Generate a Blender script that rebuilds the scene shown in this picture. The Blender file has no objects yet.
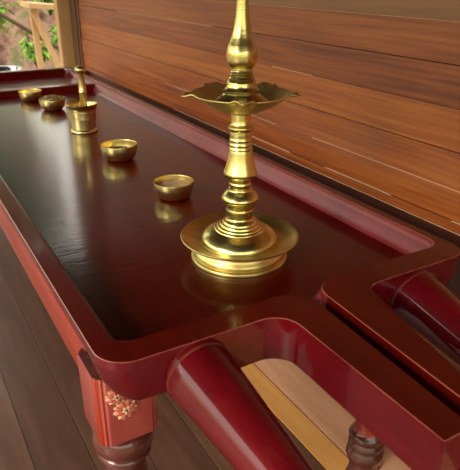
import bpy, bmesh, math, random
from mathutils import Vector, Matrix, geometry, noise
random.seed(7)
S = bpy.context.scene
C = S.collection
PI = math.pi
sin, cos = math.sin, math.cos

# ------------------------------------------------------------------ materials
def new_mat(name):
    m = bpy.data.materials.new(name); m.use_nodes = True
    nt = m.node_tree; b = nt.nodes['Principled BSDF']
    return m, nt, b

def N(nt, kind, **kw):
    n = nt.nodes.new(kind)
    for k, v in kw.items():
        if k in n.inputs: n.inputs[k].default_value = v
        else: setattr(n, k, v)
    return n

def ramp(nt, src, stops):
    r = nt.nodes.new('ShaderNodeValToRGB')
    e = r.color_ramp.elements
    while len(e) < len(stops): e.new(.5)
    for i, (p, c) in enumerate(stops):
        e[i].position = p; e[i].color = (*c, 1) if len(c) == 3 else c
    nt.links.new(src, r.inputs[0])
    return r.outputs[0]

def coords(nt, scale=(1, 1, 1), rot=(0, 0, 0)):
    t = nt.nodes.new('ShaderNodeTexCoord')
    mp = nt.nodes.new('ShaderNodeMapping')
    mp.inputs['Scale'].default_value = scale
    mp.inputs['Rotation'].default_value = rot
    nt.links.new(t.outputs['Object'], mp.inputs[0])
    return mp.outputs[0]

def bump(nt, b, height, strength=.2, dist=.01, coat=False):
    bp = nt.nodes.new('ShaderNodeBump')
    bp.inputs['Strength'].default_value = strength
    bp.inputs['Distance'].default_value = dist
    nt.links.new(height, bp.inputs['Height'])
    nt.links.new(bp.outputs[0], b.inputs['Normal'])
    if coat: nt.links.new(bp.outputs[0], b.inputs['Coat Normal'])

def lacquer(name, dark, light, grain=(18, 1.2, 18), rough=.35, coat=1., coat_rough=.12, bstr=.12, mottled=.5):
    """varnished mahogany with long grain and brush marks"""
    m, nt, b = new_mat(name)
    n1 = N(nt, 'ShaderNodeTexNoise', Scale=3.0, Detail=6.0, Roughness=.62)
    nt.links.new(coords(nt, grain), n1.inputs['Vector'])
    n2 = N(nt, 'ShaderNodeTexNoise', Scale=5.0, Detail=3.0)
    nt.links.new(coords(nt), n2.inputs['Vector'])
    mx = N(nt, 'ShaderNodeMix', data_type='FLOAT')
    mx.inputs[0].default_value = mottled
    nt.links.new(n1.outputs[0], mx.inputs[2]); nt.links.new(n2.outputs[0], mx.inputs[3])
    col = ramp(nt, mx.outputs[0], [(.36, dark), (.64, light)])
    nt.links.new(col, b.inputs['Base Color'])
    b.inputs['Roughness'].default_value = rough
    b.inputs['Specular IOR Level'].default_value = .12
    b.inputs['Coat Weight'].default_value = coat
    b.inputs['Coat Roughness'].default_value = coat_rough
    n3 = N(nt, 'ShaderNodeTexNoise', Scale=1.0, Detail=3.0)
    nt.links.new(coords(nt, (14, 60, 14)), n3.inputs['Vector'])
    bump(nt, b, n3.outputs[0], bstr, .004, True)
    return m

M = {}
M['rim'] = lacquer('shaded rim mahogany', (.072, .0018, .0010), (.120, .005, .0016), coat=.65, coat_rough=.08, bstr=.05)  # table lacquer darkened for tops that mirror the dark roof
M['tray'] = lacquer('shaded tray floor mahogany', (.058, .0012, .0007), (.098, .003, .0012), rough=.3, coat=.75, coat_rough=.12, bstr=.13)  # oil-soaked floor, its colour also darkened for the dark roof overhead
M['red'] = lacquer('lit crimson lacquer', (.095, .0015, .004), (.175, .004, .008), coat_rough=.05, bstr=.05)  # brighter copy of the table lacquer for faces lit from the side
M['cove'] = lacquer('cove lacquer', (.15, .006, .009), (.26, .016, .020), grain=(20, 1.5, 20), coat_rough=.32, bstr=.15)  # colour lifted for the sky reflected in the inner wall
M['apron'] = lacquer('apron orange lacquer', (.27, .016, .005), (.40, .038, .010), coat_rough=.14, bstr=.08)
M['edge'] = lacquer('edge highlight and wear', (.20, .03, .02), (.42, .12, .08), coat_rough=.2)  # edge highlight painted as a lighter colour, together with some wear
M['joint'] = lacquer('joint line', (.10, .012, .01), (.24, .05, .035), coat_rough=.2)
M['worn'] = lacquer('worn end grain', (.030, .008, .006), (.12, .03, .02), grain=(40, 40, 40), rough=.6, coat=.3)
M['block'] = lacquer('leg block lacquer', (.30, .036, .028), (.44, .085, .065), grain=(10, 10, 1.5), coat_rough=.18)
M['turned'] = lacquer('turned leg dark lacquer', (.05, .010, .007), (.13, .032, .022), grain=(8, 8, 30), coat_rough=.07)
M['flower'] = lacquer('carved flower paint', (.32, .035, .02), (.62, .30, .14), grain=(60, 60, 60), rough=.5, coat=.3)

def brass(name, base=(.62, .44, .13), hi=(.78, .60, .22), rough=.24, ring=0):
    m, nt, b = new_mat(name)
    n1 = N(nt, 'ShaderNodeTexNoise', Scale=24.0, Detail=4.0)
    nt.links.new(coords(nt), n1.inputs['Vector'])
    nt.links.new(ramp(nt, n1.outputs[0], [(.35, base), (.65, hi)]), b.inputs['Base Color'])
    b.inputs['Metallic'].default_value = 1
    b.inputs['Roughness'].default_value = rough
    n2 = N(nt, 'ShaderNodeTexNoise', Scale=1.0, Detail=3.0)
    nt.links.new(coords(nt, (30, 30, 260)), n2.inputs['Vector'])
    bump(nt, b, n2.outputs[0], .12, .002)
    return m
M['brass'] = brass('polished brass', (.76, .61, .20), (.90, .78, .32), .25)
M['brass_dull'] = brass('tarnished brass', (.66, .50, .16), (.84, .68, .27), .36)
M['brass_satin'] = brass('satin brass', (.74, .58, .21), (.90, .75, .33), .46)
M['brass_bowl'] = brass('hammered brass', (.78, .62, .22), (.90, .76, .34), .30)
m, nt, b = new_mat('steel'); b.inputs['Base Color'].default_value = (.62, .63, .62, 1); b.inputs['Metallic'].default_value = 1; b.inputs['Roughness'].default_value = .2; M['steel'] = m

def plank_mat(name, stops, grain=(9, .8, 9), rough=.5, coat=.25, coat_rough=.3, bstr=.15, hue_attr=True):
    """oiled boards; the attribute 'board' gives every board its own tone"""
    m, nt, b = new_mat(name)
    n1 = N(nt, 'ShaderNodeTexNoise', Scale=3.0, Detail=8.0, Roughness=.6, Distortion=.4)
    nt.links.new(coords(nt, grain), n1.inputs['Vector'])
    n2 = N(nt, 'ShaderNodeTexNoise', Scale=1.4, Detail=3.0)
    nt.links.new(coords(nt, (1, .6, 2)), n2.inputs['Vector'])
    at = N(nt, 'ShaderNodeAttribute'); at.attribute_name = 'board'
    a = N(nt, 'ShaderNodeMath', operation='MULTIPLY'); a.inputs[1].default_value = .55
    nt.links.new(n1.outputs[0], a.inputs[0])
    c = N(nt, 'ShaderNodeMath', operation='MULTIPLY_ADD'); c.inputs[1].default_value = .25
    nt.links.new(n2.outputs[0], c.inputs[0]); nt.links.new(a.outputs[0], c.inputs[2])
    d = N(nt, 'ShaderNodeMath', operation='MULTIPLY_ADD'); d.inputs[1].default_value = .20
    nt.links.new(at.outputs['Fac'], d.inputs[0]); nt.links.new(c.outputs[0], d.inputs[2])
    nt.links.new(ramp(nt, d.outputs[0], stops), b.inputs['Base Color'])
    b.inputs['Roughness'].default_value = rough
    b.inputs['Coat Weight'].default_value = coat; b.inputs['Coat Roughness'].default_value = coat_rough
    bump(nt, b, n1.outputs[0], bstr, .003, True)
    return m
M['wall'] = plank_mat('oiled teak boards', [(.34, (.13, .022, .004)), (.50, (.32, .070, .008)), (.66, (.50, .15, .020))], coat=.7, coat_rough=.30, bstr=.2, grain=(16, .7, 26))
M['beam'] = plank_mat('weathered beam', [(.30, (.20, .08, .035)), (.70, (.44, .22, .11))])
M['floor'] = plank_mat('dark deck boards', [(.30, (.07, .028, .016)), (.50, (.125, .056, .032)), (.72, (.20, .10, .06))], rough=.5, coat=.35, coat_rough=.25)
M['floor_lit'] = plank_mat('pale lit deck boards', [(.30, (.52, .23, .12)), (.72, (.82, .46, .27))], rough=.5)  # pale colour raised further in place of light falling here
M['border'] = plank_mat('honey border strip', [(.30, (.55, .22, .05)), (.72, (.80, .42, .13))], rough=.5)
M['pale'] = plank_mat('pale pine', [(.30, (.62, .36, .15)), (.72, (.82, .56, .30))], grain=(9, 9, .8))
M['stile'] = plank_mat('brown stile', [(.30, (.10, .035, .014)), (.72, (.22, .085, .035))], grain=(9, 9, .8))
M['lower'] = plank_mat('shaded lower boards', [(.30, (.07, .014, .005)), (.72, (.14, .035, .012))])  # shade below the siding put into the dark colour
M['roof'] = plank_mat('roof boards', [(.30, (.022, .008, .004)), (.72, (.05, .02, .010))])
M['crack'] = None
m, nt, b = new_mat('pale filler'); b.inputs['Base Color'].default_value = (.62, .42, .26, 1); b.inputs['Roughness'].default_value = .7; M['crack'] = m
m, nt, b = new_mat('floor seam glint'); b.inputs['Base Color'].default_value = (.30, .20, .14, 1); b.inputs['Roughness'].default_value = .6; M['seam_glint'] = m  # light catching the board edges, painted as a paler substrate
m, nt, b = new_mat('dark gap'); b.inputs['Base Color'].default_value = (.012, .006, .004, 1); b.inputs['Roughness'].default_value = .9; M['gap'] = m

def rough_mat(name, stops, scale=3., rough=.9, bstr=.6):
    m, nt, b = new_mat(name)
    n1 = N(nt, 'ShaderNodeTexNoise', Scale=scale, Detail=8.0, Roughness=.65)
    nt.links.new(coords(nt), n1.inputs['Vector'])
    nt.links.new(ramp(nt, n1.outputs[0], stops), b.inputs['Base Color'])
    b.inputs['Roughness'].default_value = rough
    bump(nt, b, n1.outputs[0], bstr, .05)
    return m
M['earth'] = rough_mat('laterite bank', [(.36, (.06, .025, .016)), (.46, (.20, .095, .065)), (.56, (.34, .20, .14)), (.64, (.16, .16, .06))], 3.5)
M['ground'] = rough_mat('garden soil', [(.3, (.10, .07, .04)), (.7, (.16, .20, .06))], 2)
M['leaf'] = rough_mat('leaf', [(.3, (.10, .25, .02)), (.7, (.32, .55, .07))], 6, .5, .1)
M['leaf_dark'] = rough_mat('tree leaf', [(.3, (.05, .11, .015)), (.7, (.17, .27, .05))], 6, .55, .1)
M['stem'] = rough_mat('stem', [(.3, (.06, .04, .02)), (.7, (.14, .10, .05))], 6)
M['paste'] = rough_mat('sandal paste', [(.35, (.55, .34, .15)), (.65, (.74, .52, .30))], 60, .5, .2)
M['herb'] = rough_mat('dried herbs', [(.35, (.10, .055, .02)), (.65, (.34, .21, .08))], 90, .8, .4)
M['herb_light'] = rough_mat('dried flowers', [(.35, (.28, .17, .06)), (.65, (.62, .46, .22))], 90, .8, .4)

# ------------------------------------------------------------------ object helpers
def obj(name, bm, mats, parent=None, loc=(0, 0, 0), smooth=True, auto=35):
    if not isinstance(mats, (list, tuple)): mats = [mats]
    me = bpy.data.meshes.new(name)
    bmesh.ops.recalc_face_normals(bm, faces=bm.faces)
    if smooth:
        lim = math.radians(auto)
        for f in bm.faces: f.smooth = True
        for e in bm.edges:
            if len(e.link_faces) == 2:
                try: ang = e.calc_face_angle()
                except ValueError: ang = 0
                if ang > lim: e.smooth = False
    bm.to_mesh(me); bm.free()
    for m_ in mats: me.materials.append(m_)
    o = bpy.data.objects.new(name, me); C.objects.link(o)
    o.location = loc
    if parent: o.parent = parent
    return o

def thing(name, label, cat, loc=(0, 0, 0), rz=0, group=None):
    o = bpy.data.objects.new(name, None); C.objects.link(o)
    o.empty_display_size = .05
    o.location = loc; o.rotation_euler = (0, 0, rz)
    return tag(o, label, cat, group)

def tag(o, label, cat, group=None, kind=None):
    o['label'] = label; o['category'] = cat
    if group: o['group'] = group
    if kind: o['kind'] = kind
    return o

def struct(name, bm, mats, parent=None, **kw):
    o = obj(name, bm, mats, parent, **kw); o['kind'] = 'structure'; return o

def box(bm, lo, hi, mi=0, bev=0):
    vs = [bm.verts.new((x, y, z)) for x in (lo[0], hi[0]) for y in (lo[1], hi[1]) for z in (lo[2], hi[2])]
    fs = [bm.faces.new([vs[i] for i in q]) for q in ((0, 1, 3, 2), (4, 6, 7, 5), (0, 4, 5, 1), (2, 3, 7, 6), (0, 2, 6, 4), (1, 5, 7, 3))]
    for f in fs: f.material_index = mi
    if bev:
        es = list({e for f in fs for e in f.edges})
        r = bmesh.ops.bevel(bm, geom=es, offset=bev, segments=2, profile=.6, affect='EDGES')
        for f in r['faces']: f.material_index = mi
    return fs

def beam(bm, a, b_, w, d, up=(0, 0, 1), bev=0):
    a = Vector(a); b_ = Vector(b_); ax = (b_ - a); L = ax.length; ax.normalize()
    u = Vector(up); s = ax.cross(u).normalized(); t = s.cross(ax)
    fs0 = box(bm, (-w / 2, -d / 2, 0), (w / 2, d / 2, L))
    vs = list({v for f in fs0 for v in f.verts})
    for v in vs: v.co = a + s * v.co.x + t * v.co.y + ax * v.co.z

def lathe(bm, prof, seg=64, cx=0, cy=0, close_top=False, close_bot=False, mi=0, z0=0):
    rings = []
    for r, z in prof:
        if r < 1e-5: rings.append([bm.verts.new((cx, cy, z + z0))])
        else: rings.append([bm.verts.new((cx + r * cos(2 * PI * k / seg), cy + r * sin(2 * PI * k / seg), z + z0)) for k in range(seg)])
    for a, b_ in zip(rings, rings[1:]):
        for k in range(seg):
            k2 = (k + 1) % seg
            if len(a) == 1 and len(b_) == 1: continue
            if len(a) == 1: f = bm.faces.new((a[0], b_[k], b_[k2]))
            elif len(b_) == 1: f = bm.faces.new((a[k], a[k2], b_[0]))
            else: f = bm.faces.new((a[k], a[k2], b_[k2], b_[k]))
            f.material_index = mi
    if close_bot and len(rings[0]) > 1: bm.faces.new(rings[0][::-1]).material_index = mi
    if close_top and len(rings[-1]) > 1: bm.faces.new(rings[-1]).material_index = mi

def smooth_prof(pts, n=4):
    """Catmull-Rom through (r, z) points"""
    out = []
    for i in range(len(pts) - 1):
        p0 = pts[max(i - 1, 0)]; p1 = pts[i]; p2 = pts[i + 1]; p3 = pts[min(i + 2, len(pts) - 1)]
        for k in range(n):
            t = k / n
            out.append(tuple(.5 * ((2 * p1[j]) + (-p0[j] + p2[j]) * t + (2 * p0[j] - 5 * p1[j] + 4 * p2[j] - p3[j]) * t * t + (-p0[j] + 3 * p1[j] - 3 * p2[j] + p3[j]) * t ** 3) for j in (0, 1)))
    out.append(pts[-1])
    return [(max(r, 0), z) for r, z in out]

def rounded_lists(pts, seg=10):
    """polygon of (x, y, radius) -> one short list of outline points per corner"""
    lists = []
    n = len(pts)
    for i in range(n):
        out = []; lists.append(out)
        p = Vector(pts[i][:2]); r = pts[i][2]
        a = Vector(pts[i - 1][:2]); b_ = Vector(pts[(i + 1) % n][:2])
        if r <= 0: out.append(p); continue
        u = (a - p).normalized(); v = (b_ - p).normalized()
        ang = u.angle(v); t = r / math.tan(ang / 2)
        cdir = (u + v).normalized(); c_ = p + cdir * (r / sin(ang / 2))
        s0 = p + u * t; s1 = p + v * t
        a0 = math.atan2(s0.y - c_.y, s0.x - c_.x); a1 = math.atan2(s1.y - c_.y, s1.x - c_.x)
        d = (a1 - a0 + PI) % (2 * PI) - PI
        for k in range(seg + 1):
            th = a0 + d * k / seg
            out.append(Vector((c_.x + r * cos(th), c_.y + r * sin(th))))
    return lists

def densify(path, step=.12):
    out = []
    n = len(path)
    for i in range(n):
        a = path[i]; b_ = path[(i + 1) % n]
        out.append(a)
        L = (b_ - a).length
        if L > step * 1.5:
            k = int(L / step)
            for j in range(1, k): out.append(a + (b_ - a) * (j / k))
    return out

def normals2(path):
    """outward offset directions (area side = left of travel, path is CCW)"""
    n = len(path); res = []
    for i in range(n):
        a = path[i - 1]; p = path[i]; b_ = path[(i + 1) % n]
        d1 = (p - a).normalized(); d2 = (b_ - p).normalized()
        n1 = Vector((d1.y, -d1.x)); n2 = Vector((d2.y, -d2.x))
        m_ = (n1 + n2)
        if m_.length < 1e-6: m_ = n1.copy()
        m_.normalize()
        m_ /= max(m_.dot(n1), .5)
        res.append(m_)
    return res

def fill_poly(bm, ring_verts, mi=0):
    co = [Vector((v.co.x, v.co.y, 0)) for v in ring_verts]
    for t in geometry.tessellate_polygon([co]):
        try:
            f = bm.faces.new([ring_verts[k] for k in t]); f.material_index = mi
        except ValueError: pass

# ------------------------------------------------------------------ the massage table
ZT = .75; ZF = .695; ZB = .655
X0, X1 = .205, 1.078
YF, YE = .742, 3.975
XI0, XI1, YI0, YI1 = .243, 1.051, .802, 3.925
table = thing('massage_table', 'long dark red lacquered wooden oil massage table with raised rim and drain neck', 'massage table')
# rim ribbon: outer outline (CCW), then back along the tray and the drain channel
outer_pts = [(.556, .365, .004), (.556, YF, .05), (X0, YF, .060), (X0, YE, .06), (X1, YE, .06), (X1, YF, .055), (.762, YF, .035), (.676, .365, .004)]
inner_pts = [(.646, .365, .003), (.668, YI0 + .004, .058), (XI1, YI0 + .004, .036), (XI1, YI1, .05), (XI0, YI1, .05), (XI0, YI0, .040), (.638, YI0 - .004, .065), (.614, .365, .003)]
def tagged(pts, sel, seg=12, step=.12):
    """rounded corners of the selected points; corner index kept"""
    full = rounded_lists(pts, seg)
    out = []
    for k in range(*sel): out += full[k]
    res = []
    for a, b_ in zip(out, out[1:]):
        res.append(a); L = (b_ - a).length
        if L > step * 1.5:
            q = int(L / step)
            for t in range(1, q): res.append(a + (b_ - a) * (t / q))
    res.append(out[-1]); return res
allp = outer_pts + inner_pts
A_ = tagged(allp, (0, 8)); B_ = tagged(allp, (8, 16))
path = A_ + B_; inner = [False] * len(A_) + [True] * len(B_)
area = sum(path[i].x * path[(i + 1) % len(path)].y - path[(i + 1) % len(path)].x * path[i].y for i in range(len(path)))
if area < 0: path = path[::-1]; inner = inner[::-1]
nrm = normals2(path)
n = len(path)
start = next(i for i in range(n) if inner[i] and not inner[i - 1])
order = [(start + k) % n for k in range(n)]
path = [path[i] for i in order]; nrm = [nrm[i] for i in order]; inner = [inner[i] for i in order]
ni = sum(inner)
assert all(inner[:ni]) and not any(inner[ni:]), 'inner run broken'

bm = bmesh.new()
def ring(off, z):
    r = []
    for i, p in enumerate(path):
        o = off(i, p); q = p + nrm[i] * o
        r.append(bm.verts.new((q.x, q.y, z(i, p) if callable(z) else z)))
    return r
def side_w(p):          # the long sides, the far end and the rounded near corners lean in below
    if p.y > .86: return 1
    if p.y < .70: return 0
    if p.x < .42: return min(1.25, math.hypot(max(0, .285 - p.x) / .062, 0) ** .8)
    if p.x > .86: return min(1.25, (max(0, p.x - 1.0) / .062) ** .8)
    return 0
ch = .0014
top = ring(lambda i, p: -ch, ZT)
cha = ring(lambda i, p: 0, ZT - ch)
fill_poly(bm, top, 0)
def bridge(a, b_, mi_fn):
    for k in range(n):
        k2 = (k + 1) % n
        f = bm.faces.new((a[k], a[k2], b_[k2], b_[k])); f.material_index = mi_fn(k)
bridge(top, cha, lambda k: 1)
def coveo(p):
    if p.y < YI0 - .02: return .004
    return .029
# levels below: outer offset (negative = inward), inner offset (positive = towards tray)
def mould_w(p):
    return max(0, min(1, (p.y - .81) / .05)) if not (.42 < p.x < .86 and p.y < .9) else 0
def lean(z, p):
    return -.030 * (1 - math.sqrt(max(0, 1 - min(1, (ZT - z) / .092) ** 2))) * side_w(p)
levels = [
    (.7400, lambda p: 0, .06),
    (.7350, lambda p: -.006 * mould_w(p), .14),
    (.7310, lambda p: -.008 * mould_w(p), .22),
    (.7240, lambda p: -.004 * mould_w(p) + lean(.724, p), .36),
    (.7150, lambda p: -.004 * mould_w(p) + lean(.715, p), .53),
    (.7060, lambda p: -.006 * mould_w(p) + lean(.706, p), .70),
    (.6990, lambda p: -.007 * mould_w(p) + lean(.699, p), .86),
]
prev = cha
for z, fo, fi in levels:
    cur = ring(lambda i, p: (fi * coveo(p)) if inner[i] else fo(p), z)
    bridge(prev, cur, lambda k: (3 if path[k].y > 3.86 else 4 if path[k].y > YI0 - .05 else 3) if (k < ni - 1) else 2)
    prev = cur
low = ring(lambda i, p: coveo(p) if inner[i] else -.008 * mould_w(p) + lean(.672, p), lambda i, p: ZF if inner[i] else .672)
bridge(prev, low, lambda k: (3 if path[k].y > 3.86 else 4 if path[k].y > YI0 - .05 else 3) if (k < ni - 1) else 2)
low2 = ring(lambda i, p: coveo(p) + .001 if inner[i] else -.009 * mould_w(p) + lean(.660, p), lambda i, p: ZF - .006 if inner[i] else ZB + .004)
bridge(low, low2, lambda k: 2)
bot = ring(lambda i, p: coveo(p) + .001 if inner[i] else -.004 - .009 * mould_w(p) + lean(.660, p), lambda i, p: ZF - .006 if inner[i] else ZB)
for k in range(n):
    k2 = (k + 1) % n
    if not (inner[k] and inner[k2]): bm.faces.new((low2[k], low2[k2], bot[k2], bot[k])).material_index = 2
# underside: outer part of the path, closed across the mouth of the channel
fill_poly(bm, bot[ni:], 2)
# copy the coordinates for the tray floor before the mesh is freed
floor_xy = [(v.co.x, v.co.y) for v in low[:ni]]
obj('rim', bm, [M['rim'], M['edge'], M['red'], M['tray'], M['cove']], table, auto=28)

bm = bmesh.new()
fv = [bm.verts.new((x, y, ZF + .0006)) for x, y in floor_xy]
fill_poly(bm, fv, 0)
fb = [bm.verts.new((x, y, ZF - .02)) for x, y in floor_xy]
for k in range(len(fv)):
    k2 = (k + 1) % len(fv); bm.faces.new((fv[k], fv[k2], fb[k2], fb[k]))
fill_poly(bm, fb[::-1], 0)
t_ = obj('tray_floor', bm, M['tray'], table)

# sloping headrest platform at the far end, its front edge a low step
bm = bmesh.new()
nx = 24
secs = []
for k in range(nx + 1):
    x = XI0 + .004 + (XI1 - XI0 - .008) * k / nx
    u = (k / nx - .5) * 2
    yb = 3.372 - .035 * (abs(u) ** 3)
    pts = [(yb - .02, ZF - .003), (yb - .012, .708), (yb - .003, .727), (yb, .7325), (yb + .006, .7345), (yb + .03, .734), (yb + .15, .726), (yb + .35, .708), (3.925, .700), (3.925, ZF - .003)]
    secs.append([bm.verts.new((x, y, z)) for y, z in pts])
for a, b_ in zip(secs, secs[1:]):
    for j in range(len(a) - 1):
        f = bm.faces.new((a[j], b_[j], b_[j + 1], a[j + 1])); f.material_index = 1 if j < 3 else 0
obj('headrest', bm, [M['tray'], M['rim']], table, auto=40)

# aprons below the slab
for nm, lo, hi in (('side_apron', (.224, .93, .572), (.250, 3.86, .670)), ('side_apron', (1.033, .93, .570), (1.061, 3.86, .670)),
                   ('end_apron', (.31, .90, .600), (.97, .925, .657)), ('end_apron', (.31, 3.80, .575), (.97, 3.83, .657))):
    bm = bmesh.new(); box(bm, lo, hi, 0, .003)
    obj(nm, bm, M['apron'], table)

# four square-headed turned legs
def flower(bm, cx, cz, r, seed=0):
    rnd = random.Random(seed)
    for lay, (k, rr, rp, y0, th, mi) in enumerate(((11, .80, .27, .0, .0045, 1), (8, .54, .40, -.0015, .0055, 0), (5, .24, .22, -.0035, .005, 1))):
        for q in range(k):
            a = 2 * PI * q / k + lay * .4 + rnd.uniform(-.12, .12)
            px, pz = cx + r * rr * cos(a), cz + r * rr * sin(a)
            res = bmesh.ops.create_uvsphere(bm, u_segments=10, v_segments=6, radius=1)
            for v in res['verts']:
                x, y, z = v.co
                x *= r * rp * 1.25; z *= r * rp * .75
                ca, sa = cos(a), sin(a)
                v.co = Vector((px + x * ca - z * sa, y * th + y0, pz + x * sa + z * ca))
            for f in {f for v in res['verts'] for f in v.link_faces}: f.material_index = mi
    res = bmesh.ops.create_uvsphere(bm, u_segments=12, v_segments=8, radius=1)
    for v in res['verts']: v.co = Vector((cx + v.co.x * r * .13, v.co.y * .005 - .005, cz + v.co.z * r * .13))
    for f in {f for v in res['verts'] for f in v.link_faces}: f.material_index = 2

M['petal'] = lacquer('carved petal red', (.45, .06, .035), (.70, .20, .13), grain=(60, 60, 60), rough=.5, coat=.3)
M['gold_petal'] = lacquer('carved petal gold', (.50, .26, .13), (.78, .55, .34), grain=(80, 80, 80), rough=.5, coat=.3)
FM = [M['petal'], M['gold_petal'], M['worn']]
def make_leg(cx, cy, front):
    bm = bmesh.new()
    w = .063
    # block with reeded corners: cross-section with two little steps at each corner, tapering a touch
    def sec(s, z):
        c_ = []
        base = [(w, -w + .020), (w - .004, -w + .016), (w - .004, -w + .012), (w - .009, -w + .009), (w - .012, -w + .004), (w - .016, -w + .004), (w - .020, -w)]
        for q in range(4):
            a = -q * PI / 2
            for x, y in base:
                c_.append((cx + s * (x * cos(a) - y * sin(a)), cy + s * (x * sin(a) + y * cos(a)), z))
        return [bm.verts.new(p) for p in c_]
    rs = [sec(.97, .662), sec(1, .656), sec(.985, .51), sec(.95, .503)]
    for a, b_ in zip(rs, rs[1:]):
        for k in range(len(a)):
            k2 = (k + 1) % len(a)
            f = bm.faces.new((a[k], a[k2], b_[k2], b_[k])); f.material_index = 1 if k % 7 in (1, 3, 5) else 0
    bm.faces.new(rs[0]).material_index = 2; bm.faces.new(rs[-1][::-1])
    leg = obj('leg', bm, [M['block'], M['apron'], M['worn']], table, auto=25)
    bm = bmesh.new()
    prof = [(.0, .505), (.042, .505), (.043, .499), (.047, .497)] + smooth_prof([(.049, .495), (.058, .485), (.0625, .468), (.060, .452), (.051, .443)], 4) + [(.050, .440), (.055, .436), (.056, .430), (.050, .425), (.040, .420),
            (.043, .40), (.046, .34), (.040, .24), (.030, .17), (.028, .15), (.036, .143), (.038, .134), (.032, .126), (.036, .10), (.040, .06), (.030, .02), (.034, .0), (0, .0)]
    lathe(bm, prof, 40, cx, cy)
    obj('turned_shaft', bm, M['turned'], leg, auto=50)
    if front:
        bm = bmesh.new()
        flower(bm, .0, .0, .022, 3)
        o = obj('carved_flower', bm, FM, leg, loc=(cx - .010, cy - w * .99 - .0005, .586)); o['label'] = 'carved open flower with cream petals'
        bm = bmesh.new(); flower(bm, 0, 0, .018, 5)
        o = obj('carved_flower', bm, FM, leg, loc=(cx - .026, cy - w * .995 - .0005, .623)); o['label'] = 'smaller carved flower half under the rim'
    return leg
make_leg(.271, .889, True); make_leg(1.012, .889, True); make_leg(.271, 3.80, False); make_leg(1.012, 3.80, False)

# ledge where the worn top of the leg block shows beside the rim is the block itself; turned prop under the neck
bm = bmesh.new()
lathe(bm, [(0, .657), (.028, .657), (.026, .61), (.025, 0.5370), (.027, 0.5240), (.032, 0.5200), (.0355, 0.5130), (.033, 0.5060), (.029, 0.5030), (.030, 0.4990), (.0345, 0.4940), (.0345, 0.4880), (.030, 0.4830), (.031, 0.4790), (.036, 0.4730), (.037, 0.4640),
           (.034, 0.4550), (.027, 0.4500), (.028, 0.4220), (.034, .40), (.030, .30), (.022, .20), (.026, .19), (.028, .18), (.022, .17), (.026, .10), (.030, .05), (.022, .02), (.026, 0), (0, 0)], 40, .670, .606)
for f in bm.faces:
    f.material_index = 0 if f.calc_center_median().z > .524 else 1
o = obj('leg', bm, [M['apron'], M['turned']], table, auto=50); o['label'] = 'slim turned leg under the neck, red top and dark rings'

# tapering round carrying handles that grow out of the front face
def handle(A, B, rA, rB):
    bm = bmesh.new()
    A = Vector(A); B = Vector(B); ax = (B - A).normalized(); L = (B - A).length
    s = ax.cross(Vector((0, 0, 1))).normalized(); t = s.cross(ax)
    st = []
    m_ = 26
    for k in range(m_ + 1):
        u = k / m_; r = rA + (rB - rA) * (u ** 1.05)
        st.append((A + ax * L * u, r))
    for k in range(1, 7):
        a = k / 6 * PI / 2
        st.append((B + ax * rB * sin(a), max(rB * cos(a), .0005)))
    st = [(A - ax * .012, rA)] + [(A, rA * 1.0)] + st[1:]
    rings = [[bm.verts.new(c_ + (s * cos(2 * PI * q / 48) + t * sin(2 * PI * q / 48)) * r) for q in range(48)] for c_, r in st]
    for a, b_ in zip(rings, rings[1:]):
        for q in range(48):
            q2 = (q + 1) % 48; bm.faces.new((a[q], a[q2], b_[q2], b_[q]))
    bm.faces.new(rings[0]); bm.faces.new(rings[-1])
    h = obj('handle', bm, M['red'], table, auto=60)
    # thin worn joint ring
    bm = bmesh.new()
    rr = rA + .0012
    R_ = []
    for dy, r in ((-.002, rr - .002), (-.002, rr + .0006), (.0015, rr + .0006), (.0025, rr - .002)):
        R_.append([bm.verts.new(A + Vector((0, -.0, 0)) + ax * (dy + .0015) + (s * cos(2 * PI * q / 48) + t * sin(2 * PI * q / 48)) * r) for q in range(48)])
    for a, b_ in zip(R_, R_[1:] + R_[:1]):
        for q in range(48):
            q2 = (q + 1) % 48; bm.faces.new((a[q], a[q2], b_[q2], b_[q]))
    obj('joint_ring', bm, M['joint'], h, auto=60)
handle((.374, .742, .683), (.405, .24, .605), .0635, .022)
handle((.908, .742, .683), (.875, .24, .605), .0635, .022)

# ------------------------------------------------------------------ brass oil lamp
LX, LY = .6616, 1.080
lamp = thing('oil_lamp', 'tall turned brass oil lamp with five-spouted bowl standing on the massage table', 'oil lamp', (LX, LY, ZF + .0006))
bm = bmesh.new()
foot = [(0, .002), (.105, .002), (.112, 0), (.1185, .001), (.1195, .006), (.117, .010), (.111, .0125), (.1105, .016), (.113, .019), (.112, .024), (.107, .028), (.105, .033),
        (.112, .038), (.126, .046), (.138, .053), (.1435, .0575), (.1445, .060), (.143, .0618), (.139, .0612), (.136, .0585), (.124, .0525), (.110, .0475), (.100, .0455), (.096, .0455)]
lathe(bm, foot, 96)
obj('base_dish', bm, M['brass_dull'], lamp, auto=50)
bm = bmesh.new()
p1 = smooth_prof([(.097, .0445), (.0955, .050), (.092, .0575), (.083, .067), (.072, .074), (.063, .0785)], 4)
p2 = [(.0625, .0800), (.060, .0825), (.0565, .0825), (.0560, .0850), (.0535, .0875), (.0500, .0875), (.0495, .0905), (.0470, .0935), (.0430, .0935), (.0425, .0965), (.0395, .100), (.0355, .100),
      (.0320, .1035), (.0305, .107), (.0308, .114), (.0318, .121), (.0338, .1235), (.0340, .128), (.0328, .130), (.0328, .136), (.0345, .139), (.0350, .1425)]
p3 = smooth_prof([(.0350, .1425), (.0405, .1475), (.0435, .1525), (.0440, .157), (.0415, .1625), (.0365, .169), (.0300, .175)], 3)
p4 = [(.0275, .178), (.0275, .182), (.0250, .184), (.0250, .188), (.0262, .190), (.0262, .193), (.0248, .195), (.0248, .199), (.0265, .202)]
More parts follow.
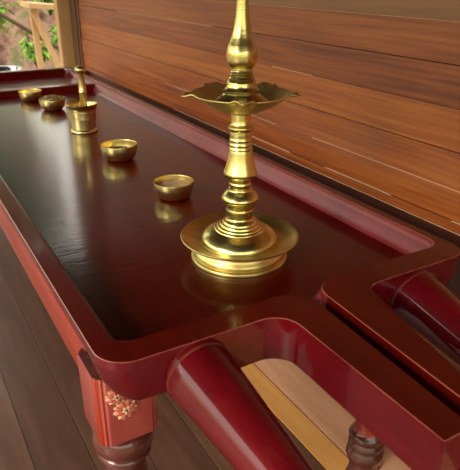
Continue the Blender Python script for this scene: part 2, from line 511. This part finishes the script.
p5 = smooth_prof([(.0275, .203), (.034, .2085), (.0385, .2135), (.0395, .219), (.0380, .2245), (.0350, .234), (.0318, .246), (.0290, .260), (.0272, .271)], 3)
p6 = [(.0262, .274), (.0278, .277), (.0262, .281), (.0256, .283), (.0272, .287), (.0256, .291), (.0250, .294), (.0266, .298), (.0250, .302), (.0246, .306), (.0262, .310), (.0252, .314),
      (.0255, .318), (.0285, .321), (.0298, .3245), (.0290, .328), (.0250, .3305), (.0228, .335), (.0218, .345), (.0225, .356), (.034, .3655)]
lathe(bm, p1 + p2 + p3[1:] + p4 + p5 + p6, 72)
obj('stem', bm, M['brass'], lamp, auto=40)

# five-spouted wick bowl
bm = bmesh.new()
tip0 = math.atan2(-LY, -LX) + math.radians(2)
NA, NR = 240, 18
def rimr(th):
    d = min(abs((th - tip0 - q * 2 * PI / 5 + PI) % (2 * PI) - PI) for q in range(5))
    w = .26
    k = max(0, 1 - d / w)
    return .1110 + .0250 * k ** 1.4, max(0, 1 - d / .10), max(0, 1 - abs(d - .15) / .10)
inn, outr = [], []
for a in range(NA):
    th = tip0 + 2 * PI * a / NA
    R_, k, sh = rimr(th)
    ri, ro = [], []
    for j in range(NR + 1):
        u = j / NR
        r = .030 + (R_ - .030) * u
        u2 = r / .1065
        z = .362 + .034 * min(1, u2) ** 2.2 + max(0, u2 - 1) * .022
        lift = .0045 * sh * u ** 6        # pinched shoulders either side of a spout
        groove = .0045 * k * u ** 6
        zi = z + lift - groove
        zo = .3505 + .0435 * min(1, u2) ** 2.0 + max(0, u2 - 1) * .020 + lift * .9 - groove * .9
        if j == NR: zi = max(zi, zo + .0022)
        ri.append(bm.verts.new((r * cos(th), r * sin(th), zi)))
        ro.append(bm.verts.new((r * cos(th), r * sin(th), min(zo, zi - .0016))))
    inn.append(ri); outr.append(ro)
for a in range(NA):
    b_ = (a + 1) % NA
    for j in range(NR):
        bm.faces.new((inn[a][j], inn[a][j + 1], inn[b_][j + 1], inn[b_][j]))
        bm.faces.new((outr[a][j], outr[b_][j], outr[b_][j + 1], outr[a][j + 1]))
    bm.faces.new((inn[a][NR], outr[a][NR], outr[b_][NR], inn[b_][NR]))
    bm.faces.new((inn[a][0], inn[b_][0], outr[b_][0], outr[a][0]))
obj('wick_bowl', bm, M['brass_satin'], lamp, (0, 0, .006), auto=40)
bm = bmesh.new()
q1 = smooth_prof([(.066, .3800), (.065, .3835), (.059, .388), (.050, .3935), (.043, .3990)], 3)
q2 = [(.0415, .401), (.0400, .403), (.0392, .403), (.0392, .410), (.0370, .412), (.0350, .4145), (.0330, .417), (.0325, .424), (.0315, .428), (.0285, .431), (.0292, .434), (.0275, .437), (.0262, .439), (.0272, .4405), (.0250, .4425), (.0242, .4445), (.0252, .4465), (.0232, .449), (.0226, .451), (.0236, .453), (.0232, .4555)]
q3 = smooth_prof([(.0242, .457), (.0290, .462), (.0325, .470), (.0342, .480), (.0332, .491), (.0295, .503), (.0250, .514), (.0215, .525), (.0180, .540), (.0155, .556), (.0136, .575), (.0122, .600), (.0112, .640)], 4)
q4 = [(.011, .66), (.016, .665), (.017, .670), (.011, .675), (.010, .68)] + smooth_prof([(.012, .682), (.020, .695), (.021, .708), (.012, .725), (.005, .742), (.0, .75)], 4)
lathe(bm, q1 + q2 + q3 + q4, 72)
obj('finial', bm, M['brass'], lamp, auto=40)

lamp.scale = (.985, .985, .985)
# ------------------------------------------------------------------ bowls, mortar
def bowl_mesh(r, h, wall=.0022, foot=.62, mi=0, seg=56):
    bm = bmesh.new()
    out = smooth_prof([(r * foot * .9, 0), (r * foot, .001), (r * (foot + .14), h * .10), (r * .90, h * .34), (r * .975, h * .66), (r, h * .97)], 4)
    inn_ = smooth_prof([(r - wall * .2, h), (r - wall, h * .97), (r * .975 - wall, h * .66), (r * .90 - wall, h * .36), (r * (foot + .1), h * .13 + wall), (r * foot * .7, h * .08 + wall)], 4)
    lathe(bm, [(0, .001)] + out + inn_ + [(0, h * .07 + wall)], seg)
    return bm

def flat_content(r, z, amp, mats, name, parent, label, seed=0):
    bm = bmesh.new()
    c0 = bm.verts.new((0, 0, z)); rings = []
    for j in range(1, 9):
        rr = r * j / 8
        rings.append([bm.verts.new((rr * cos(2 * PI * k / 36), rr * sin(2 * PI * k / 36), z + amp * (noise.noise(Vector((rr * 40 * cos(2 * PI * k / 36) + seed, rr * 40 * sin(2 * PI * k / 36), seed)))) - (.001 if j == 8 else 0))) for k in range(36)])
    for k in range(36): bm.faces.new((c0, rings[0][k], rings[0][(k + 1) % 36]))
    for a, b_ in zip(rings, rings[1:]):
        for k in range(36): bm.faces.new((a[k], b_[k], b_[(k + 1) % 36], a[(k + 1) % 36]))
    o = obj(name, bm, mats, parent, auto=60); return o

def herb_pile(r, z, hh, count, size, mats, name, parent, seed=0):
    rnd = random.Random(seed)
    bm = bmesh.new()
    # solid mound underneath
    lathe(bm, [(r, z - .004), (r * .97, z), (r * .7, z + hh * .5), (r * .35, z + hh * .8), (0, z + hh * .9)], 28)
    for _ in range(count):
        a = rnd.uniform(0, 2 * PI); q = math.sqrt(rnd.random()) * .98
        x, y = r * q * cos(a), r * q * sin(a); zz = z + hh * (1 - q * q) * .9 + rnd.uniform(0, .003)
        L = size * rnd.uniform(.5, 1.3); W = L * rnd.uniform(.25, .5)
        mtx = Matrix.Translation((x, y, zz)) @ Matrix.Rotation(rnd.uniform(0, 2 * PI), 4, 'Z') @ Matrix.Rotation(rnd.uniform(-.7, .7), 4, 'X') @ Matrix.Rotation(rnd.uniform(-.6, .6), 4, 'Y')
        pts = [(-L, 0, 0), (-L * .3, W, .0012), (L * .4, W * .8, 0), (L, 0, .001), (L * .4, -W * .8, 0), (-L * .3, -W, .0012)]
        up = [bm.verts.new(mtx @ Vector((px, py, pz + .0006))) for px, py, pz in pts]
        dn = [bm.verts.new(mtx @ Vector((px, py, pz - .0006))) for px, py, pz in pts]
        mi = rnd.choice((0, 0, 1))
        bm.faces.new(up).material_index = mi; bm.faces.new(dn[::-1]).material_index = mi
        for k in range(6): bm.faces.new((up[k], dn[k], dn[(k + 1) % 6], up[(k + 1) % 6])).material_index = mi
    o = obj(name, bm, mats, parent, smooth=False); o['kind'] = 'stuff'
    return o

G = 'brass bowls in a row on the massage table'
FZ = ZF + .0008
b1 = thing('bowl', 'brass bowl of tan paste nearest the oil lamp', 'bowl', (.697, 1.529, FZ), .3, G)
obj('bowl_shell', bowl_mesh(.0615, .052, foot=.66), M['brass_bowl'], b1, auto=50)
flat_content(.0570, .037, .003, M['paste'], 'paste', b1, '', 1)
b2 = thing('bowl', 'brass bowl with a few brown dried herbs, in front of the mortar', 'bowl', (.692, 1.990, FZ), 1.1, G)
obj('bowl_shell', bowl_mesh(.067, .057), M['brass_bowl'], b2, auto=50)
herb_pile(.0585, .029, .007, 90, .008, [M['herb'], M['paste']], 'dried_herbs', b2, 4)
b3 = thing('bowl', 'brass bowl heaped over its rim with dried flowers, behind the mortar', 'bowl', (.698, 2.955, FZ), 2.0, G)
obj('bowl_shell', bowl_mesh(.064, .054), M['brass_bowl'], b3, auto=50)
herb_pile(.0590, .0490, .018, 190, .010, [M['herb_light'], M['herb']], 'dried_flowers', b3, 6)
b4 = thing('bowl', 'brass bowl with plain open top farthest from the lamp, before the headrest step', 'bowl', (.652, 3.235, FZ), .7, G)
obj('bowl_shell', bowl_mesh(.060, .052), M['brass_bowl'], b4, auto=50)

MX, MY = .700, 2.451
mo = thing('mortar', 'tall brass mortar with flared foot holding a pestle, between the bowls', 'mortar', (MX, MY, FZ))
bm = bmesh.new()
lathe(bm, [(0, .001), (.050, .001), (.0555, 0), (.0575, .003), (.0575, .008), (.0545, .012), (.0515, .015), (.0525, .035), (.0555, .060), (.0562, .0605), (.0558, .063), (.0590, .088), (.0597, .0885), (.0593, .091), (.0620, .108), (.0650, .113), (.0675, .117), (.0680, .121),
           (.0650, .1225), (.0600, .118), (.0560, .105), (.0500, .07), (.0440, .03), (.030, .018), (0, .014)], 56)
obj('mortar_cup', bm, M['brass_bowl'], mo, auto=45)
pe = thing('pestle', 'brass pestle with round knob standing upright in the mortar', 'pestle', (MX + .010, MY - .002, FZ))
bm = bmesh.new()
lathe(bm, [(0, .015), (.014, .018), (.0185, .026), (.0190, .040), (.0165, .060), (.0150, .100), (.0150, .165), (.0165, .1675), (.0165, .172), (.0150, .1745), (.0145, .200), (.0140, .244), (.0155, .247), (.0210, .253), (.0240, .260), (.0235, .267), (.018, .273), (.008, .277), (0, .278)], 32)
pb = obj('pestle_rod', bm, M['brass_bowl'], pe, auto=45)
pe.rotation_euler = (math.radians(.8), math.radians(-.3), 0)

# steel dish on a stool beyond the table
st = thing('stool', 'plain wooden stool behind the far end of the massage table', 'stool', (.66, 4.17, 0))
bm = bmesh.new(); box(bm, (-.17, -.17, .655), (.17, .17, .685), 0, .004); obj('seat', bm, M['stile'], st)
for sx in (-1, 1):
    for sy in (-1, 1):
        bm = bmesh.new(); beam(bm, (sx * .145, sy * .145, 0), (sx * .125, sy * .125, .656), .03, .03, (0, 1, 0)); obj('leg', bm, M['stile'], st)
bm = bmesh.new()
lathe(bm, [(0, 0), (.085, 0), (.10, .006), (.122, .035), (.131, .047), (.144, .050), (.146, .053), (.143, .0545), (.130, .051), (.119, .032), (.097, .009), (.084, .004), (0, .004)], 64)
tag(obj('steel_dish', bm, M['steel'], None, (.665, 4.17, .686), auto=50), 'shallow shiny steel dish beyond the far rim of the massage table', 'dish')

# ------------------------------------------------------------------ wall, floor, roof
def add_attr(o, vals):
    me = o.data; at = me.attributes.new('board', 'FLOAT', 'FACE')
    for i, v in enumerate(vals): at.data[i].value = v

def boards(name, specs, mats, axis_fn, **kw):
    """specs: list of (lo, hi, tone, mat index, bevel)"""
    bm = bmesh.new(); lay = bm.faces.layers.float.new('board')
    for lo, hi, tone, mi, bev in specs:
        before = set(bm.faces)
        box(bm, lo, hi, mi, bev)
        for f in bm.faces:
            if f not in before: f[lay] = tone; f.material_index = mi
    return struct(name, bm, mats, **kw)

WX = 1.200
joints = [.713, .742, .825, .920, 1.026, 1.128, 1.227]
tones = [.45, .60, .75, .95, .35, .62]
sp = []
for k in range(len(joints) - 1):
    d = .0025 * (k % 2)
    sp.append(((WX + d, -2.2, joints[k] + .0008), (WX + .030, 4.10, joints[k + 1] - .0008), tones[k], 0, .0012))
# pale filler showing in stretches of the seams
for z, y0, y1 in ((1.227, -1.5, 3.2), (.825, -.8, 1.50), (.825, 1.72, 2.7), (1.026, 1.52, 1.75), (1.026, .2, .80), (1.128, 2.2, 3.3), (.742, 1.12, 1.42), (.742, 1.62, 1.90), (.742, .2, .9), (.714, -.5, 2.6)):
    sp.append(((WX - .0004, y0, z - .0011), (WX + .02, y1, z + .0011), .5, 2, 0))
sp.append(((WX - .004, -2.2, 1.2278), (WX + .03, 4.10, 1.42), .55, 1, .002))
z = 1.42
while z < 2.5:
    sp.append(((WX + .002, -2.2, z + .001), (WX + .03, 4.10, min(z + .104, 2.5)), random.random(), 0, .0012)); z += .105
sp.append(((WX + .03, -2.2, 0), (WX + .06, 4.10, 2.5), .0, 4, 0))
wall = boards('wall_right', sp, [M['wall'], M['beam'], M['crack'], M['gap'], M['lower']], None, smooth=False)

bm = bmesh.new()
box(bm, (WX - .014, 4.085, 0), (WX + .07, 4.20, 2.5), 0, .003); box(bm, (WX - .006, 4.04, 0), (WX + .03, 4.085, 2.5), 0, .002)
struct('trim_1', bm, M['stile'])
bm = bmesh.new(); box(bm, (1.105, 4.215, 0), (1.212, 4.30, 2.5), 0, .003)
o = obj('wooden_post', bm, M['pale']); tag(o, 'pale square wooden veranda post at the far end of the board wall', 'post')

# floor: dark boards, honey border strip, boards beside the wall coloured paler for light
sp = []
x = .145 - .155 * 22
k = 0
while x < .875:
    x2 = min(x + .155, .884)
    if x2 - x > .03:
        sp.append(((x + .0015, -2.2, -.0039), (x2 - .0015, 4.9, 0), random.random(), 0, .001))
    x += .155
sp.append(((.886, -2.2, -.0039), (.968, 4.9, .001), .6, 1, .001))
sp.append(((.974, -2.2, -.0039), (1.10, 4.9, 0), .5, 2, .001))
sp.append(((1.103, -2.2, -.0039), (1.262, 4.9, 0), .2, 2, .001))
sp.append(((-3.27, -2.2, -.06), (1.262, 4.9, -.004), .0, 3, 0))
floor = boards('floor', sp, [M['floor'], M['border'], M['floor_lit'], M['seam_glint']], None, smooth=False)

sp = []
y = -2.3
while y < 4.9:
    sp.append(((-2.2, y, 2.50), (1.5, y + .14, 2.53), random.random(), 0, .002)); y += .145
for x in (-2.15, -1.4, -.6, .2, 1.1): sp.append(((x, -2.3, 2.40), (x + .08, 4.95, 2.50), .3, 0, .003))
boards('shading_ceiling', sp, [M['roof']], None, smooth=False)  # unseen boards overhead, lowered and extended to cut the sky light

# ------------------------------------------------------------------ garden
bm = bmesh.new()
NX, NY = 70, 50
gv = []
for j in range(NY + 1):
    row = []
    for i in range(NX + 1):
        x = -14 + 30 * i / NX; y = 5.2 + 12 * (j / NY)
        h = 1.75 * (1 / (1 + math.exp(-(y - 8.6) * 2.6))) + .22 * noise.fractal(Vector((x * .9, y * .9, 2)), .8, 2.1, 5) * min(1, (y - 5.2))
        row.append(bm.verts.new((x, y, -.15 + h)))
    gv.append(row)
for j in range(NY):
    for i in range(NX): bm.faces.new((gv[j][i], gv[j][i + 1], gv[j + 1][i + 1], gv[j + 1][i]))
struct('earth_bank', bm, M['earth'], auto=80)
bm = bmesh.new(); box(bm, (-16, -8, -.35), (16, 5.3, -.16)); struct('ground', bm, M['ground'])

def shrub(loc, r, h, count, ls, label, seed, droop=.3):
    rnd = random.Random(seed)
    t = thing('leafy_shrub', label, 'shrub', loc, 0, 'green shrubs on the earth bank')
    bs = bmesh.new(); bl = bmesh.new()
    tips = []
    for q in range(7):
        a = rnd.uniform(0, 2 * PI); e = Vector((cos(a) * r * rnd.uniform(.3, .9), sin(a) * r * rnd.uniform(.3, .9), h * rnd.uniform(.5, 1)))
        beam(bs, (0, 0, -.05), tuple(e), .018, .018, (0, 1, .2)); tips.append(e)
    for _ in range(count):
        e = rnd.choice(tips) * rnd.uniform(.45, 1.1) + Vector([rnd.gauss(0, r * .22) for _ in range(3)])
        L = ls * rnd.uniform(.6, 1.3); W = L * .2
        mtx = Matrix.Translation(e) @ Matrix.Rotation(rnd.uniform(0, 2 * PI), 4, 'Z') @ Matrix.Rotation(rnd.uniform(-.2, 1.1) * 1., 4, 'Y')
        p = [(0, 0, 0), (L * .35, W, .01), (L, 0, -L * droop * .3), (L * .35, -W, .01)]
        c_ = bl.verts.new(mtx @ Vector((L * .4, 0, -.008)))
        vs = [bl.verts.new(mtx @ Vector(v)) for v in p]
        for k in range(4): bl.faces.new((vs[k], vs[(k + 1) % 4], c_))
    obj('stems', bs, M['stem'], t); o = obj('foliage', bl, M['leaf'], t, smooth=False)
shrub((1.10, 7.7, .62), .40, .46, 380, .15, 'bright green shrub at the left edge of the view, high on the bank', 1)
shrub((1.60, 7.25, .30), .16, .36, 130, .12, 'small green shrub on the bank left of the bench struts', 2)
shrub((2.05, 8.2, .85), .35, .45, 300, .14, 'green shrub on the bank above the pale bench board', 3)
shrub((2.02, 7.8, .35), .16, .35, 90, .12, 'sparse green shrub low on the bank beside the wooden post', 4)
def tree(loc, h, r, label, seed):  # out of view, added for the green reflection in the tray
    rnd = random.Random(seed)
    t = thing('reflection_tree', label, 'tree', loc, 0, 'unseen trees added for reflections behind the earth bank')
    bm = bmesh.new(); lathe(bm, [(0, 0), (.14, 0), (.10, h * .5), (.05, h * .9), (0, h * .9)], 12); obj('trunk', bm, M['stem'], t)
    bm = bmesh.new()
    for _ in range(2600):
        while True:
            v = Vector([rnd.uniform(-1, 1) for _ in range(3)])
            if .15 < v.length < 1: break
        e = Vector((v.x * r, v.y * r, h * .62 + v.z * h * .42)); L = .28 * rnd.uniform(.6, 1.3); W = L * .3
        mtx = Matrix.Translation(e) @ Matrix.Rotation(rnd.uniform(0, 2 * PI), 4, 'Z') @ Matrix.Rotation(rnd.uniform(-.6, 1.2), 4, 'Y')
        c_ = bm.verts.new(mtx @ Vector((L * .4, 0, -.02)))
        vs = [bm.verts.new(mtx @ Vector(q)) for q in ((0, 0, 0), (L * .35, W, .01), (L, 0, -L * .1), (L * .35, -W, .01))]
        for k in range(4): bm.faces.new((vs[k], vs[(k + 1) % 4], c_))
    obj('foliage', bm, M['leaf_dark'], t, smooth=False)
tree((1.25, 11.2, .9), 5.2, 1.4, 'unseen leafy tree behind the bank, added for its green reflection, straight beyond the massage table', 11)
tree((-2.7, 11.0, 1.0), 5.2, 1.7, 'unseen leafy tree behind the bank, added for its green reflection, farther left', 12)

# wooden trestle beyond the table
tr = thing('trestle', 'pale wooden trestle with flat top board and two splayed struts by the garden', 'trestle', (1.30, 5.5, -.0))
bm = bmesh.new(); beam(bm, (-.14, 0, 1.068), (.40, 0, 1.020), .04, .34, (0, 1, 0)); 
obj('top_board', bm, M['pale'], tr)
bm = bmesh.new(); beam(bm, (-.075, .0, 1.03), (-.055, .0, .0), .05, .035, (0, 1, 0)); obj('strut', bm, M['pale'], tr)
bm = bmesh.new(); beam(bm, (-.085, -.05, 1.03), (.26, -.05, 0.0), .05, .03, (0, 1, 0)); obj('strut', bm, M['pale'], tr)
bm = bmesh.new(); beam(bm, (.36, .06, 1.0), (.33, .06, 0.0), .05, .035, (0, 1, 0)); obj('strut', bm, M['pale'], tr)
bm = bmesh.new()
lathe(bm, [(0, 0), (.022, .0), (.020, 1.9), (.0, 1.9)], 16)
o = obj('bamboo_pole', bm, M['stem'], None, (2.05, 6.5, .33)); tag(o, 'thin dark pole slanting down behind the wooden trestle', 'pole')
o.rotation_euler = (0, -math.atan2(.54, .354), 0)

# ------------------------------------------------------------------ light
w = bpy.data.worlds.new('World'); S.world = w; w.use_nodes = True
nt = w.node_tree; bg = nt.nodes['Background']
tc = nt.nodes.new('ShaderNodeTexCoord'); sx = nt.nodes.new('ShaderNodeSeparateXYZ')
nt.links.new(tc.outputs['Generated'], sx.inputs[0])
col = ramp(nt, sx.outputs['Z'], [(.0, (.22, .19, .10)), (.12, (.46, .46, .28)), (.30, (.98, .96, .86)), (1.0, (1.0, .97, .90))])
nt.links.new(col, bg.inputs['Color'])
bg.inputs['Strength'].default_value = 2.2
sun = bpy.data.lights.new('sun', 'SUN'); sun.energy = 1.8; sun.angle = math.radians(25); sun.color = (1, .93, .80)
so = bpy.data.objects.new('sun', sun); C.objects.link(so)
d = Vector((.85, .22, -.46)); so.rotation_euler = d.to_track_quat('-Z', 'Y').to_euler()

# ------------------------------------------------------------------ camera
cam = bpy.data.cameras.new('camera'); co = bpy.data.objects.new('camera', cam); C.objects.link(co)
Rm = Matrix(((0.8633581639870138, 0.20510128196744568, -0.4610272712240383), (-0.5045584856663562, 0.36137296946374153, -0.7841111601571751), (0.005780589852778767, 0.9095839934147193, 0.4154798956684739)))
co.matrix_world = Matrix.Translation((0, 0, 1.33)) @ Rm.to_4x4()
cam.sensor_fit = 'HORIZONTAL'; cam.sensor_width = 36; cam.lens = 45
cam.clip_start = .02
cam.dof.use_dof = True; cam.dof.focus_distance = 1.30; cam.dof.aperture_fstop = 9
S.camera = co
S.view_settings.view_transform = 'Standard'; S.view_settings.look = 'None'
S.view_settings.gamma = 1; S.view_settings.use_curve_mapping = False
S.view_settings.exposure = 0.45
